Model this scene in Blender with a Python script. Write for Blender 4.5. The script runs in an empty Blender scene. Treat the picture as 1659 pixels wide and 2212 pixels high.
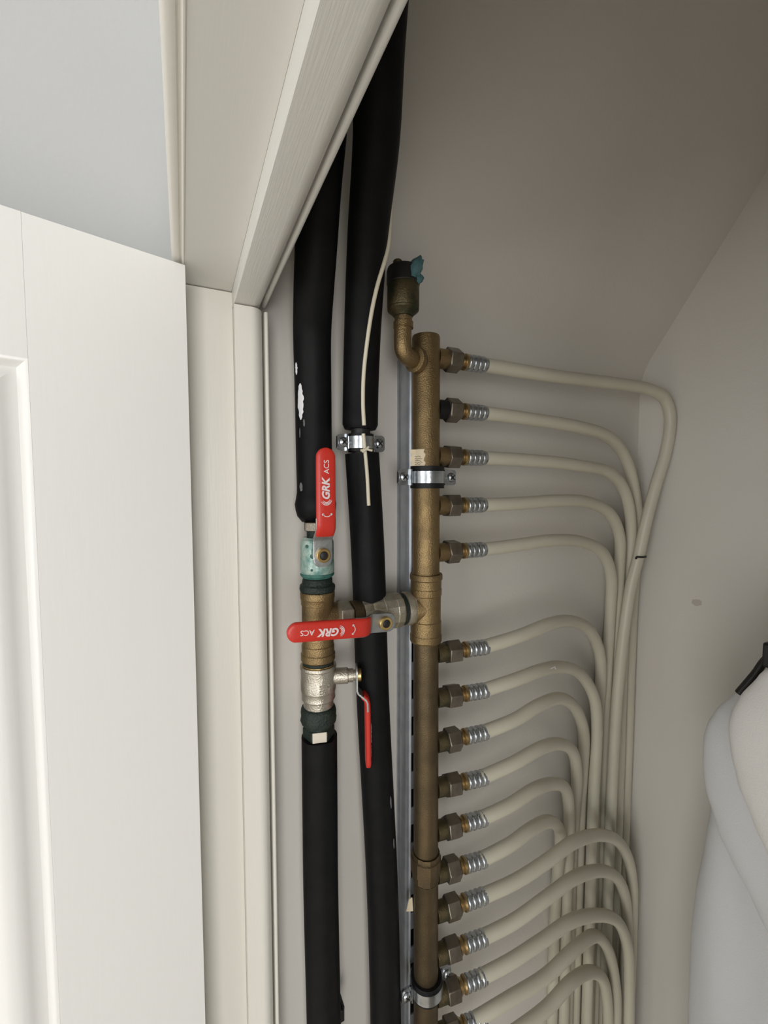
import bpy, bmesh, math, random
from mathutils import Vector, Matrix, noise
random.seed(7)
scene = bpy.context.scene
C = scene.collection
PI = math.pi

# ------------------------------------------------------------------ camera
cam_data = bpy.data.cameras.new('camera')
cam = bpy.data.objects.new('camera', cam_data)
C.objects.link(cam)
scene.camera = cam
cam.location = (0, 0, 1.70)
cam.rotation_euler = (math.radians(90 - 3.446), 0, math.radians(-25.002))
cam_data.sensor_fit = 'HORIZONTAL'
cam_data.sensor_width = 36.0
cam_data.lens = 36.0 * 930.0 / 1659.0
cam_data.clip_start = 0.01

# ------------------------------------------------------------------ world, lights, exposure
world = bpy.data.worlds.new('overcast')
scene.world = world
world.use_nodes = True
bg = world.node_tree.nodes['Background']
bg.inputs[0].default_value = (0.93, 0.97, 1.0, 1)
bg.inputs[1].default_value = 1.0
def area_light(name, loc, rot, sx, sy, energy, color):
    wl = bpy.data.lights.new(name, 'AREA')
    wl.shape = 'RECTANGLE'
    wl.size, wl.size_y = sx, sy
    wl.energy = energy
    wl.color = color
    o = bpy.data.objects.new(name, wl)
    C.objects.link(o)
    o.location = loc
    o.rotation_euler = [math.radians(a) for a in rot]
area_light('window_daylight', (-0.60, -2.36, 1.45), (90, 0, 0), 1.15, 1.6, 24.5, (1.0, 0.985, 0.955))
area_light('side_fill', (-2.57, -1.40, 1.50), (90, 0, -90), 1.3, 1.6, 14, (1.0, 0.985, 0.955))  # added side light that brightens the closet; no known window there
scene.view_settings.view_transform = 'Standard'
scene.view_settings.look = 'None'
scene.view_settings.gamma = 1
scene.view_settings.use_curve_mapping = False
scene.view_settings.exposure = 0.58


# ------------------------------------------------------------------ materials
def material(name, color, rough=0.5, metal=0.0, color2=None, nscale=40.0, nlo=0.4, nhi=0.65,
             bump=0.0, bscale=200.0, stretch=None, spec=0.5, coat=0.0, sheen=0.0, rough2=None, detail=4.0):
    m = bpy.data.materials.new(name)
    m.use_nodes = True
    nt = m.node_tree
    b = nt.nodes['Principled BSDF']
    b.inputs['Base Color'].default_value = (*color, 1)
    b.inputs['Roughness'].default_value = rough
    b.inputs['Metallic'].default_value = metal
    b.inputs['Specular IOR Level'].default_value = spec
    b.inputs['Coat Weight'].default_value = coat
    b.inputs['Sheen Weight'].default_value = sheen
    tc = nt.nodes.new('ShaderNodeTexCoord')
    vec = tc.outputs['Object']
    if stretch:
        mp = nt.nodes.new('ShaderNodeMapping')
        mp.inputs['Scale'].default_value = stretch
        nt.links.new(vec, mp.inputs['Vector'])
        vec = mp.outputs['Vector']
    if color2 is not None:
        n = nt.nodes.new('ShaderNodeTexNoise')
        n.inputs['Scale'].default_value = nscale
        n.inputs['Detail'].default_value = detail
        nt.links.new(vec, n.inputs['Vector'])
        r = nt.nodes.new('ShaderNodeValToRGB')
        r.color_ramp.elements[0].position = nlo
        r.color_ramp.elements[1].position = nhi
        r.color_ramp.elements[0].color = (*color, 1)
        r.color_ramp.elements[1].color = (*color2, 1)
        nt.links.new(n.outputs['Fac'], r.inputs['Fac'])
        nt.links.new(r.outputs['Color'], b.inputs['Base Color'])
        if rough2 is not None:
            mr = nt.nodes.new('ShaderNodeMapRange')
            mr.inputs['From Min'].default_value = nlo
            mr.inputs['From Max'].default_value = nhi
            mr.inputs['To Min'].default_value = rough
            mr.inputs['To Max'].default_value = rough2
            nt.links.new(n.outputs['Fac'], mr.inputs['Value'])
            nt.links.new(mr.outputs['Result'], b.inputs['Roughness'])
    if bump > 0:
        n2 = nt.nodes.new('ShaderNodeTexNoise')
        n2.inputs['Scale'].default_value = bscale
        n2.inputs['Detail'].default_value = 3.0
        nt.links.new(vec, n2.inputs['Vector'])
        bp = nt.nodes.new('ShaderNodeBump')
        bp.inputs['Strength'].default_value = bump
        bp.inputs['Distance'].default_value = 0.001
        nt.links.new(n2.outputs['Fac'], bp.inputs['Height'])
        nt.links.new(bp.outputs['Normal'], b.inputs['Normal'])
    return m


M = {}
M['door_paint'] = material('door_paint', (0.83, 0.82, 0.795), 0.32, bump=0.08, bscale=60, stretch=(6, 6, 0.5))
M['frame_paint'] = material('frame_paint', (0.79, 0.765, 0.695), 0.34, bump=0.10, bscale=60, stretch=(8, 8, 0.6))
M['head_paint'] = material('head_paint', (0.80, 0.785, 0.74), 0.36, bump=0.16, bscale=120, stretch=(9, 0.35, 9))
M['board_paint'] = material('board_paint', (0.79, 0.775, 0.73), 0.36, bump=0.06, bscale=120, stretch=(9, 0.35, 9))
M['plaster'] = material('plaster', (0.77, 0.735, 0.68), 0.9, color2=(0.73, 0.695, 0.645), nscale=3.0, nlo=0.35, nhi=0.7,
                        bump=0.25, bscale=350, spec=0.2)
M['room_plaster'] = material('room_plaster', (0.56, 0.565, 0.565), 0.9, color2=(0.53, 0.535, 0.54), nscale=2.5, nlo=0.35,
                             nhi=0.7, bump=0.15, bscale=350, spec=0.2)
M['floor'] = material('floor_boards', (0.52, 0.46, 0.38), 0.5, color2=(0.46, 0.40, 0.32), nscale=6, stretch=(1, 14, 1))
M['foam'] = material('black_foam', (0.0050, 0.0050, 0.0056), 0.55, color2=(0.0072, 0.0072, 0.0078), nscale=60, bump=0.15,
                     bscale=400, spec=0.16)
M['rubber'] = material('rubber', (0.008, 0.008, 0.009), 0.5, spec=0.3)
M['brass'] = material('cast_brass', (0.30, 0.21, 0.10), 0.38, 0.85, color2=(0.20, 0.14, 0.072), nscale=45, nlo=0.4, nhi=0.7,
                      bump=0.55, bscale=900, rough2=0.55)
M['brass_dull'] = material('dull_brass', (0.165, 0.12, 0.066), 0.42, 0.8, color2=(0.10, 0.075, 0.043), nscale=30, nlo=0.4, nhi=0.7,
                           bump=0.4, bscale=900, rough2=0.55)
M['brass_old'] = material('oxidised_brass', (0.13, 0.10, 0.05), 0.45, 0.7, color2=(0.045, 0.05, 0.028), nscale=55, nlo=0.38,
                          nhi=0.62, bump=0.5, bscale=700)
M['brass_bright'] = material('bright_brass', (0.60, 0.42, 0.17), 0.28, 0.9)
M['nut'] = material('nickel_brass_nut', (0.235, 0.205, 0.165), 0.38, 0.85, color2=(0.17, 0.145, 0.112), nscale=70, bump=0.2, bscale=500)
M['nickel'] = material('nickel', (0.56, 0.52, 0.45), 0.36, 0.85, color2=(0.44, 0.40, 0.33), nscale=60, bump=0.5, bscale=700)
M['nickel_dull'] = material('stained_nickel', (0.52, 0.485, 0.41), 0.42, 0.7, color2=(0.35, 0.305, 0.22), nscale=70, nlo=0.38,
                            nhi=0.66, bump=0.5, bscale=600)
M['zinc'] = material('zinc', (0.56, 0.59, 0.62), 0.26, 0.95, color2=(0.40, 0.43, 0.46), nscale=90, bump=0.1, bscale=500)
M['rail_zinc'] = material('rail_zinc', (0.50, 0.53, 0.58), 0.36, 0.6, color2=(0.42, 0.45, 0.50), nscale=60)
M['steel'] = material('lever_steel', (0.40, 0.41, 0.41), 0.4, 0.8, color2=(0.30, 0.31, 0.31), nscale=90, bump=0.2, bscale=600)
M['verdigris'] = material('verdigris', (0.10, 0.25, 0.225), 0.45, 0.15, color2=(0.44, 0.55, 0.49), nscale=110, nlo=0.36, nhi=0.66,
                          bump=0.7, bscale=260, rough2=0.25, coat=0.5)
M['verdigris_lump'] = material('verdigris_lump', (0.07, 0.17, 0.185), 0.8, color2=(0.11, 0.225, 0.24), nscale=160, bump=0.9, bscale=500)
M['green_rim'] = material('green_rim', (0.05, 0.17, 0.14), 0.6, color2=(0.03, 0.11, 0.09), nscale=120, bump=0.6, bscale=400)
M['hemp'] = material('green_hemp', (0.006, 0.015, 0.011), 0.6, color2=(0.013, 0.022, 0.017), nscale=110, bump=0.9, bscale=450)
M['red'] = material('red_vinyl', (0.58, 0.028, 0.016), 0.42, coat=0.1, bump=0.15, bscale=500)
M['print'] = material('white_print', (0.78, 0.66, 0.66), 0.6)
M['pex'] = material('cream_plastic', (0.66, 0.625, 0.51), 0.38, color2=(0.62, 0.585, 0.475), nscale=12, spec=0.45)
M['cord'] = material('cream_cord', (0.77, 0.71, 0.56), 0.6)
M['paint_smear'] = material('white_smear', (0.80, 0.80, 0.82), 0.5, bump=0.5, bscale=300)
M['scuff'] = material('grey_scuff', (0.16, 0.16, 0.16), 0.7)
M['tape'] = material('beige_tape', (0.74, 0.63, 0.45), 0.7)
M['tape_mark'] = material('tape_mark', (0.12, 0.10, 0.08), 0.7)
M['glint_beige'] = material('glint_beige', (0.72, 0.65, 0.54), 0.5)  # pale tone standing in for a reflection on the hex nut
M['cloth'] = material('white_cotton', (0.70, 0.705, 0.715), 0.85, bump=0.3, bscale=900, sheen=0.2, spec=0.2)
M['cloth_warm'] = material('warm_cotton', (0.76, 0.745, 0.72), 0.85, bump=0.3, bscale=900, sheen=0.2, spec=0.2)
M['hanger'] = material('black_plastic', (0.012, 0.012, 0.012), 0.4)
M['brass_ring'] = material('brass_ring', (0.42, 0.31, 0.16), 0.3, 0.9)
M['dark'] = material('dark_metal', (0.03, 0.03, 0.03), 0.5, 0.5)


# ------------------------------------------------------------------ mesh helpers (world coordinates; build() shifts to the parent's base)
class MB:
    def __init__(self):
        self.v = []
        self.f = []

    def add(self, verts, faces, mat=None):
        o = len(self.v)
        for p in verts:
            p = Vector(p)
            self.v.append(tuple(mat @ p) if mat is not None else tuple(p))
        self.f += [tuple(i + o for i in q) for q in faces]
        return self

    def box(self, a, b, mat=None):
        (x0, y0, z0), (x1, y1, z1) = a, b
        vs = [(x0, y0, z0), (x1, y0, z0), (x1, y1, z0), (x0, y1, z0), (x0, y0, z1), (x1, y0, z1), (x1, y1, z1), (x0, y1, z1)]
        return self.add(vs, [(0, 3, 2, 1), (4, 5, 6, 7), (0, 1, 5, 4), (1, 2, 6, 5), (2, 3, 7, 6), (3, 0, 4, 7)], mat)

    def lathe(self, prof, mat, seg=32, cap=True, phase=0.0):
        n = len(prof)
        vs = [(r * math.cos(phase + 2 * PI * k / seg), r * math.sin(phase + 2 * PI * k / seg), z) for r, z in prof for k in range(seg)]
        fs = []
        for i in range(n - 1):
            for k in range(seg):
                k2 = (k + 1) % seg
                fs.append((i * seg + k, i * seg + k2, (i + 1) * seg + k2, (i + 1) * seg + k))
        if cap:
            fs.append(tuple(range(seg))[::-1])
            fs.append(tuple((n - 1) * seg + k for k in range(seg)))
        return self.add(vs, fs, mat)

    def ring(self, ri, ro, z0, z1, mat, seg=40):
        prof = [(ri, z0), (ro, z0), (ro, z1), (ri, z1)]
        vs = [(r * math.cos(2 * PI * k / seg), r * math.sin(2 * PI * k / seg), z) for r, z in prof for k in range(seg)]
        fs = []
        for i in range(4):
            j = (i + 1) % 4
            for k in range(seg):
                k2 = (k + 1) % seg
                fs.append((i * seg + k, i * seg + k2, j * seg + k2, j * seg + k))
        return self.add(vs, fs, mat)

    def extrude(self, poly, fn, t0, t1):
        """poly: list of 2-D points; fn(p, q, t) -> 3-D; closed prism from t0 to t1"""
        n = len(poly)
        vs = [fn(p, q, t0) for p, q in poly] + [fn(p, q, t1) for p, q in poly]
        fs = [(i, (i + 1) % n, n + (i + 1) % n, n + i) for i in range(n)]
        fs += [tuple(range(n))[::-1], tuple(range(n, 2 * n))]
        return self.add(vs, fs)

    def tube(self, pts, r, seg=14, cap=True, rfn=None):
        pts = [Vector(p) for p in pts]
        n = len(pts)
        t = (pts[1] - pts[0]).normalized()
        up = Vector((0, 0, 1)) if abs(t.z) < 0.9 else Vector((0, 1, 0))
        u = t.cross(up).normalized()
        vs = []
        for i, p in enumerate(pts):
            a = pts[max(i - 1, 0)]
            b = pts[min(i + 1, n - 1)]
            t = (b - a).normalized()
            u = (u - t * u.dot(t)).normalized()
            w = t.cross(u)
            rr = rfn(i / (n - 1)) if rfn else r
            for k in range(seg):
                an = 2 * PI * k / seg
                vs.append(p + (u * math.cos(an) + w * math.sin(an)) * rr)
        fs = []
        for i in range(n - 1):
            for k in range(seg):
                k2 = (k + 1) % seg
                fs.append((i * seg + k, i * seg + k2, (i + 1) * seg + k2, (i + 1) * seg + k))
        if cap:
            fs.append(tuple(range(seg))[::-1])
            fs.append(tuple((n - 1) * seg + k for k in range(seg)))
        return self.add(vs, fs)

    def build(self, name, mat, parent=None, angle=35, bevel=0.0, bseg=2):
        me = bpy.data.meshes.new(name)
        off = Vector(parent.matrix_world.translation) if parent is not None else Vector((0, 0, 0))
        base = off
        if parent is None:
            xs = [v[0] for v in self.v]
            ys = [v[1] for v in self.v]
            zs = [v[2] for v in self.v]
            base = Vector(((min(xs) + max(xs)) / 2, (min(ys) + max(ys)) / 2, min(zs)))
        me.from_pydata([tuple(Vector(v) - base) for v in self.v], [], self.f)
        bm = bmesh.new()
        bm.from_mesh(me)
        bmesh.ops.recalc_face_normals(bm, faces=bm.faces)
        bm.to_mesh(me)
        bm.free()
        me.materials.append(mat)
        me.shade_smooth()
        me.set_sharp_from_angle(angle=math.radians(angle))
        o = bpy.data.objects.new(name, me)
        C.objects.link(o)
        if parent is None:
            o.location = base
            o.matrix_world = Matrix.Translation(base)
        else:
            o.parent = parent
            o.matrix_world = Matrix.Translation(base)
            o.location = (0, 0, 0)
            o.matrix_parent_inverse = Matrix.Identity(4)
        if bevel > 0:
            bv = o.modifiers.new('edge_round', 'BEVEL')
            bv.width = bevel
            bv.segments = bseg
            bv.limit_method = 'ANGLE'
            bv.angle_limit = math.radians(40)
        return o


def thing(name, loc, label, cat, group=None):
    o = bpy.data.objects.new(name, None)
    C.objects.link(o)
    o.location = loc
    o.matrix_world = Matrix.Translation(Vector(loc))
    o.empty_display_size = 0.02
    return tag(o, label, cat, group)


def tag(o, label, cat, group=None):
    o['label'] = label
    o['category'] = cat
    if group:
        o['group'] = group
    return o


def struct(o, label=None):
    o['kind'] = 'structure'
    if label:
        o['label'] = label
    return o


def smooth_path(pts, n=8):
    P = [Vector(p) for p in pts]
    out = []
    for i in range(len(P) - 1):
        p0 = P[i - 1] if i > 0 else P[i] * 2 - P[i + 1]
        p1, p2 = P[i], P[i + 1]
        p3 = P[i + 2] if i + 2 < len(P) else P[i + 1] * 2 - P[i]
        t0 = 0.0
        t1 = t0 + max((p1 - p0).length, 1e-5) ** 0.5
        t2 = t1 + max((p2 - p1).length, 1e-5) ** 0.5
        t3 = t2 + max((p3 - p2).length, 1e-5) ** 0.5
        for k in range(n):
            t = t1 + (t2 - t1) * k / n
            a1 = p0 * ((t1 - t) / (t1 - t0)) + p1 * ((t - t0) / (t1 - t0))
            a2 = p1 * ((t2 - t) / (t2 - t1)) + p2 * ((t - t1) / (t2 - t1))
            a3 = p2 * ((t3 - t) / (t3 - t2)) + p3 * ((t - t2) / (t3 - t2))
            b1 = a1 * ((t2 - t) / (t2 - t0)) + a2 * ((t - t0) / (t2 - t0))
            b2 = a2 * ((t3 - t) / (t3 - t1)) + a3 * ((t - t1) / (t3 - t1))
            out.append(b1 * ((t2 - t) / (t2 - t1)) + b2 * ((t - t1) / (t2 - t1)))
    out.append(P[-1])
    return out


def frame(origin, zdir, xdir=None):
    z = Vector(zdir).normalized()
    if xdir is None:
        xdir = (1, 0, 0) if abs(z.x) < 0.9 else (0, 1, 0)
    x = Vector(xdir)
    x = (x - z * x.dot(z)).normalized()
    y = z.cross(x)
    m = Matrix((x, y, z)).transposed().to_4x4()
    m.translation = Vector(origin)
    return m


def at(x, y, z):
    return Matrix.Translation(Vector((x, y, z)))


# ------------------------------------------------------------------ the setting
WY, WX = 0.438, 0.634              # knee wall plane, closet back wall plane
SL = 1.375                         # rise of the roof slope per metre
CZ = 1.868                         # height where the slope starts


def slope_z(y):
    return min(2.4, CZ + SL * (WY - y))


FY = WY - (2.4 - CZ) / SL          # where the slope meets the flat ceiling
TH = math.atan(1 / SL)                # slope leans this far from the vertical
CR = 0.09
CT = CR * math.tan(TH / 2)
cove = [(WY - CR + CR * math.cos(a), CZ - CT + CR * math.sin(a)) for a in [TH * k / 8 for k in range(9)]]
b = MB().extrude([(WY, 0), (WY + 0.06, 0), (WY + 0.06, CZ - CT + 0.01), (WY, CZ - CT)], lambda p, q, t: (t, p, q), -2.6, 0.70)
struct(b.build('wall_left', M['plaster']), 'low knee wall carrying the pipes, under the sloping ceiling')
b = MB().extrude([(FY, 2.4)] + cove[::-1] + [(WY + 0.06, CZ - CT + 0.01), (WY + 0.06, CZ + 0.02), (FY - 0.02, 2.48), (-2.44, 2.48), (-2.44, 2.4)], lambda p, q, t: (t, p, q), 0.03, 0.70)
struct(b.build('ceiling', M['plaster']), 'sloping roof ceiling inside the closet')
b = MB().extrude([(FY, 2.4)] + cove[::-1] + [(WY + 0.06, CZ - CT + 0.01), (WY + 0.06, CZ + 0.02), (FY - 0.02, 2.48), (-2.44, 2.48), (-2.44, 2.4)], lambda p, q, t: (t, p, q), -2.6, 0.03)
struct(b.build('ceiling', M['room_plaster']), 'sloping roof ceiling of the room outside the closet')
b = MB().extrude([(WY, 0), (WY, CZ), (FY, 2.4), (-0.85, 2.4), (-0.85, 0)], lambda p, q, t: (t, p, q), WX, WX + 0.06)
struct(b.build('wall_back', M['plaster']), 'end wall of the closet')
wb = bpy.data.objects['wall_back']
sv = [(WX - 0.0003, 0.3455, 1.5410)] + [(WX - 0.00005, 0.3455 + (0.0065 + 0.0012 * math.sin(3 * k)) * math.cos(k * PI / 6), 1.5410 + (0.0050 + 0.001 * math.cos(5 * k)) * math.sin(k * PI / 6)) for k in range(12)]
MB().add(sv, [(0, k + 1, (k + 1) % 12 + 1) for k in range(12)]).build('filled_hole', material('filler', (0.55, 0.50, 0.45), 0.9), wb)
b = MB().box((0.068, -0.85, 0), (WX, -0.80, 2.4))
struct(b.build('wall_right', M['plaster']), 'far side wall of the closet, out of view')
b = MB().box((-2.66, -2.44, -0.06), (0.70, WY + 0.06, 0))
struct(b.build('floor', M['floor']), 'wooden floor')
# wall between room and closet: over the door head and beyond the latch side
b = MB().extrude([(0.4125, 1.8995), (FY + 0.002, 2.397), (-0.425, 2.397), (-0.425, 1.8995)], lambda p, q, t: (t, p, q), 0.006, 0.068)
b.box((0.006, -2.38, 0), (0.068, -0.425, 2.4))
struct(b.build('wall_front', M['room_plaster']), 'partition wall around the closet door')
b = MB().box((-2.66, -2.44, 0), (-2.6, -2.15, 2.4)).box((-2.66, -0.75, 0), (-2.6, WY + 0.06, 2.4)).box((-2.66, -2.15, 0), (-2.6, -0.75, 0.6)).box((-2.66, -2.15, 2.3), (-2.6, -0.75, 2.4))  # opening left for the added side light
struct(b.build('wall_rear', M['room_plaster']), 'far wall of the room with an opening for the added side light, out of view')
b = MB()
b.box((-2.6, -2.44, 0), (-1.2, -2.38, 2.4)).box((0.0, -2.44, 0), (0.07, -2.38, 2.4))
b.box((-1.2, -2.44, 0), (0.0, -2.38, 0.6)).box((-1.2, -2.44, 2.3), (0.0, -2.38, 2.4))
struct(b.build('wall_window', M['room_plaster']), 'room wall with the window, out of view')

# door frame: hinge jamb (trim_1), head (trim_2), casing (trim_3), latch jamb (trim_4)
JT = 1.8680
def arc2(cx, cy, r, a0, a1, n=8):
    return [(cx + r * math.cos(math.radians(a0 + (a1 - a0) * k / n)), cy + r * math.sin(math.radians(a0 + (a1 - a0) * k / n))) for k in range(n + 1)]

jamb = bpy.data.objects.new('trim_1', None)
C.objects.link(jamb)
jamb.location = (0.04, 0.42, 0)
jamb.matrix_world = at(0.04, 0.42, 0)
struct(jamb, 'hinge-side jamb of the closet door frame with rounded stop')
b = MB().extrude([(0.006, WY), (0.006, 0.405), (0.0432, 0.405), (0.0432, WY)], lambda p, q, t: (p, q, t), 0, JT)
b.build('jamb_board', M['frame_paint'], jamb, bevel=0.0002)
stop = [(0.0433, WY), (0.0433, 0.3935), (0.0438, 0.393)] + [(0.0570, 0.393)] + arc2(0.0570, 0.4035, 0.0105, -82, -2, 10) \
    + [(0.0676, 0.412), (0.0690, 0.412)] + [(0.0692, 0.403)] + arc2(0.0711, 0.4015, 0.0019, 180, 360, 8) + [(0.0731, WY)]
b = MB().extrude(stop, lambda p, q, t: (p, q, t), 0, 1.8542)
b.build('stop_moulding', M['frame_paint'], jamb, angle=25)

head = bpy.data.objects.new('trim_2', None)
C.objects.link(head)
head.location = (0.04, 0.0, 1.8552)
head.matrix_world = at(0.04, 0.0, 1.8552)
struct(head, 'head of the closet door frame seen from below')
b = MB().box((0.0054, -0.42, 1.8688), (0.0428, 0.411, 1.8985))
b.build('head_board', M['board_paint'], head, bevel=0.0003)
zs = 1.8552
hs = [(0.0428, 1.8985), (0.0428, zs + 0.0008), (0.0438, zs), (0.0585, zs)] + \
     [(x, z) for x, z in arc2(0.0585, zs + 0.0085, 0.0085, -80, -4, 8)] + [(0.0675, zs + 0.0125), (0.0684, zs + 0.0125)] + \
     arc2(0.0707, zs + 0.0082, 0.0020, 180, 360, 8) + [(0.0728, 1.8985)]
b = MB().extrude(hs, lambda p, q, t: (p, t, q), -0.42, 0.4105)
b.build('stop_moulding', M['head_paint'], head, angle=25)
casing = bpy.data.objects.new('trim_3', None)
C.objects.link(casing)
casing.location = (0, 0, 1.869)
casing.matrix_world = at(0, 0, 1.869)
struct(casing, 'narrow white casing along the outer edge of the door head')
cp = [(-0.0034, 1.925), (-0.0034, 1.8715), (-0.0031, 1.8704), (-0.0024, 1.8695), (-0.0014, 1.8690), (0.0006, 1.8688), (0.0018, 1.8690), (0.0026, 1.8698), (0.0034, 1.8698), (0.0038, 1.8688), (0.0044, 1.8682), (0.0050, 1.8682), (0.0055, 1.8687), (0.0056, 1.8700), (0.0056, 1.925)]
b = MB().extrude(cp, lambda p, q, t: (p, t, q), -0.42, 0.386)
b.build('casing_strip', M['frame_paint'], casing, angle=30)
struct(MB().box((0.006, -0.424, 0), (0.073, -0.39, 1.8545)).build('trim_4', M['frame_paint'], bevel=0.0006), 'latch-side jamb, out of view')

# the door leaf, standing open
DA = math.radians(107)
dd = Vector((-math.sin(DA), math.cos(DA), 0))            # hinge edge -> free edge
dn = Vector((-dd.y, dd.x, 0))                            # out of the visible face
if dn.y > 0:
    dn = -dn
door = bpy.data.objects.new('door_1', None)
C.objects.link(door)
door.location = (0.0059, 0.368, 0.012)
door.matrix_world = at(0.0059, 0.368, 0.012)
struct(door, 'white panelled closet door standing open')
D0 = Vector((0.0059, 0.368, 0))
def dp(u, w, z):
    return D0 + dd * u + dn * w + Vector((0, 0, z))
def dbox(u0, u1, z0, z1, w0=-0.035, w1=0.0):
    b = MB()
    b.box((u0, w0, z0), (u1, w1, z1))
    b.v = [tuple(dp(*v2)) for v2 in [(v[0], v[1], v[2]) for v in b.v]]
    return b
DT, DW = 1.8668, 0.79
ST = 0.0952
dbox(0, ST, 0.012, DT).build('stile', M['door_paint'], door, bevel=0.00025, bseg=1)
dbox(DW - ST, DW, 0.012, DT).build('stile', M['door_paint'], door, bevel=0.00025, bseg=1)
dbox(ST + 0.00003, DW - ST - 0.00003, 1.7790, DT, -0.035, -0.00002).build('rail', M['door_paint'], door)
dbox(ST + 0.00003, DW - ST - 0.00003, 0.78, 0.90, -0.035, -0.00002).build('rail', M['door_paint'], door)
dbox(ST + 0.00003, DW - ST - 0.00003, 0.012, 0.18, -0.035, -0.00002).build('rail', M['door_paint'], door)
# moulded raised panels: profile (distance in from the opening edge, depth)
prof = [(-0.0001, -0.0008), (0.0, 0.0), (0.0012, -0.0003), (0.0024, -0.0012), (0.0036, -0.0028), (0.0046, -0.0044), (0.0056, -0.0050), (0.0070, -0.0049),
        (0.0095, -0.0040), (0.0130, -0.0024), (0.0160, -0.0010), (0.0180, -0.0004), (0.0200, -0.0004), (0.0230, -0.0011), (0.0265, -0.0026), (0.0300, -0.0046),
        (0.0318, -0.0062), (0.0335, -0.0066), (0.0360, -0.0062), (0.0620, -0.0010), (0.0640, 0.0002), (0.0645, 0.0002)]
def panel(z0, z1):
    b = MB()
    u0, u1 = ST, DW - ST
    rings = []
    for s, w in prof:
        rings.append([dp(u0 + s, w, z0 + s), dp(u1 - s, w, z0 + s), dp(u1 - s, w, z1 - s), dp(u0 + s, w, z1 - s)])
    vs = [p for r in rings for p in r]
    fs = []
    for i in range(len(rings) - 1):
        for k in range(4):
            k2 = (k + 1) % 4
            fs.append((i * 4 + k, i * 4 + k2, (i + 1) * 4 + k2, (i + 1) * 4 + k))
    n = (len(rings) - 1) * 4
    fs.append((n, n + 1, n + 2, n + 3))
    b.add(vs, fs)
    b.build('panel', M['door_paint'], door, angle=28)
panel(0.90, 1.7790)
panel(0.18, 0.78)


# ------------------------------------------------------------------ black insulated pipes
def insulated(name, pts, r, label, rfn=None, n=10):
    path = smooth_path(pts, n)
    o = MB().tube(path, r, 28, True, rfn).build(name, M['foam'], None, angle=60)
    tag(o, label, 'pipe', 'black insulated pipes')
    return o, path


def patch(path, r, z, half_h, ang, half_a, parent, mat, name='paint_smear', seed=0, nu=9, nv=14):
    """thin irregular film lying on the surface of a near-vertical pipe; ang measured from -Y towards +X"""
    rnd = random.Random(seed)
    b = MB()
    rows = []
    for j in range(nv + 1):
        zz = z - half_h + 2 * half_h * j / nv
        ax = min(path, key=lambda p: abs(p.z - zz))
        t = 2 * j / nv - 1
        wdt = half_a * math.sqrt(max(0.02, 1 - t * t))
        lo = ang - wdt * (0.75 + 0.5 * rnd.random())
        hi = ang + wdt * (0.75 + 0.5 * rnd.random())
        i0 = [k for k, p in enumerate(path) if p.z <= zz]
        k = i0[0] if i0 else len(path) - 1
        p1, p0 = path[k], path[max(k - 1, 0)]
        f = 0 if abs(p0.z - p1.z) < 1e-6 else (zz - p1.z) / (p0.z - p1.z)
        ax = p1.lerp(p0, max(0, min(1, f)))
        row = []
        for i in range(nu + 1):
            a = lo + (hi - lo) * i / nu
            e = 0.0004 if 0 < i < nu and 0 < j < nv else 0.00005
            rr = r + e
            row.append((ax.x + rr * math.sin(a), ax.y - rr * math.cos(a), zz))
        rows.append(row)
    vs = [p for row in rows for p in row]
    w = nu + 1
    fs = [(j * w + i, j * w + i + 1, (j + 1) * w + i + 1, (j + 1) * w + i) for j in range(nv) for i in range(nu)]
    b.add(vs, fs)
    return b.build(name, mat, parent)


RP = 0.0175
L_pts = [(0.088, 0.268, 2.075), (0.092, 0.289, 2.031), (0.096, 0.301, 2.001), (0.100, 0.318, 1.968), (0.102, 0.338, 1.934), (0.106, 0.362, 1.897),
         (0.108, 0.376, 1.873), (0.112, 0.397, 1.841), (0.116, 0.410, 1.789), (0.117, 0.412, 1.723), (0.117, 0.407, 1.6655)]
def bulge(t):
    return RP + (0.0027 * math.exp(-((t - 0.972) / 0.014) ** 2)) - (0.004 if t > 0.997 else 0)
left_up, lp = insulated('insulated_pipe', L_pts, RP, 'upper left black foam pipe with white paint smears, ending above the green valve', bulge)
patch(lp, RP, 1.7785, 0.0165, -1.02, 0.20, left_up, M['paint_smear'], seed=3)
patch(lp, RP, 1.8085, 0.0055, -1.30, 0.10, left_up, M['paint_smear'], seed=4)
patch(lp, RP, 1.7590, 0.0036, -0.80, 0.05, left_up, M['scuff'], 'scuff', seed=5, nv=6)
patch(lp, RP, 1.7500, 0.0048, -1.1, 0.035, left_up, M['scuff'], 'scuff', seed=6, nv=6)
patch(lp, RP, 1.6990, 0.0045, -1.12, 0.12, left_up, M['scuff'], 'scuff', seed=8, nv=6)
LL = [(0.1161, 0.40, 1.4540), (0.1161, 0.40, 1.38), (0.1161, 0.40, 1.30), (0.1180, 0.40, 1.15), (0.121, 0.40, 0.9), (0.121, 0.40, 0.0)]
left_lo, _ = insulated('insulated_pipe', LL, RP, 'lower left black foam pipe running down from the lowest valve')
R_pts = [(0.112, 0.228, 2.075), (0.115, 0.245, 2.041), (0.119, 0.256, 2.023), (0.125, 0.276, 1.991), (0.136, 0.305, 1.956), (0.149, 0.352, 1.915), (0.158, 0.386, 1.853),
         (0.161, 0.399, 1.800), (0.1605, 0.40, 1.7560)]
right_up, rp = insulated('insulated_pipe', R_pts, RP, 'upper right black foam pipe with a cream cord along it, above its clamp',
                         lambda t: RP - (0.002 if t > 0.99 else 0))
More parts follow.
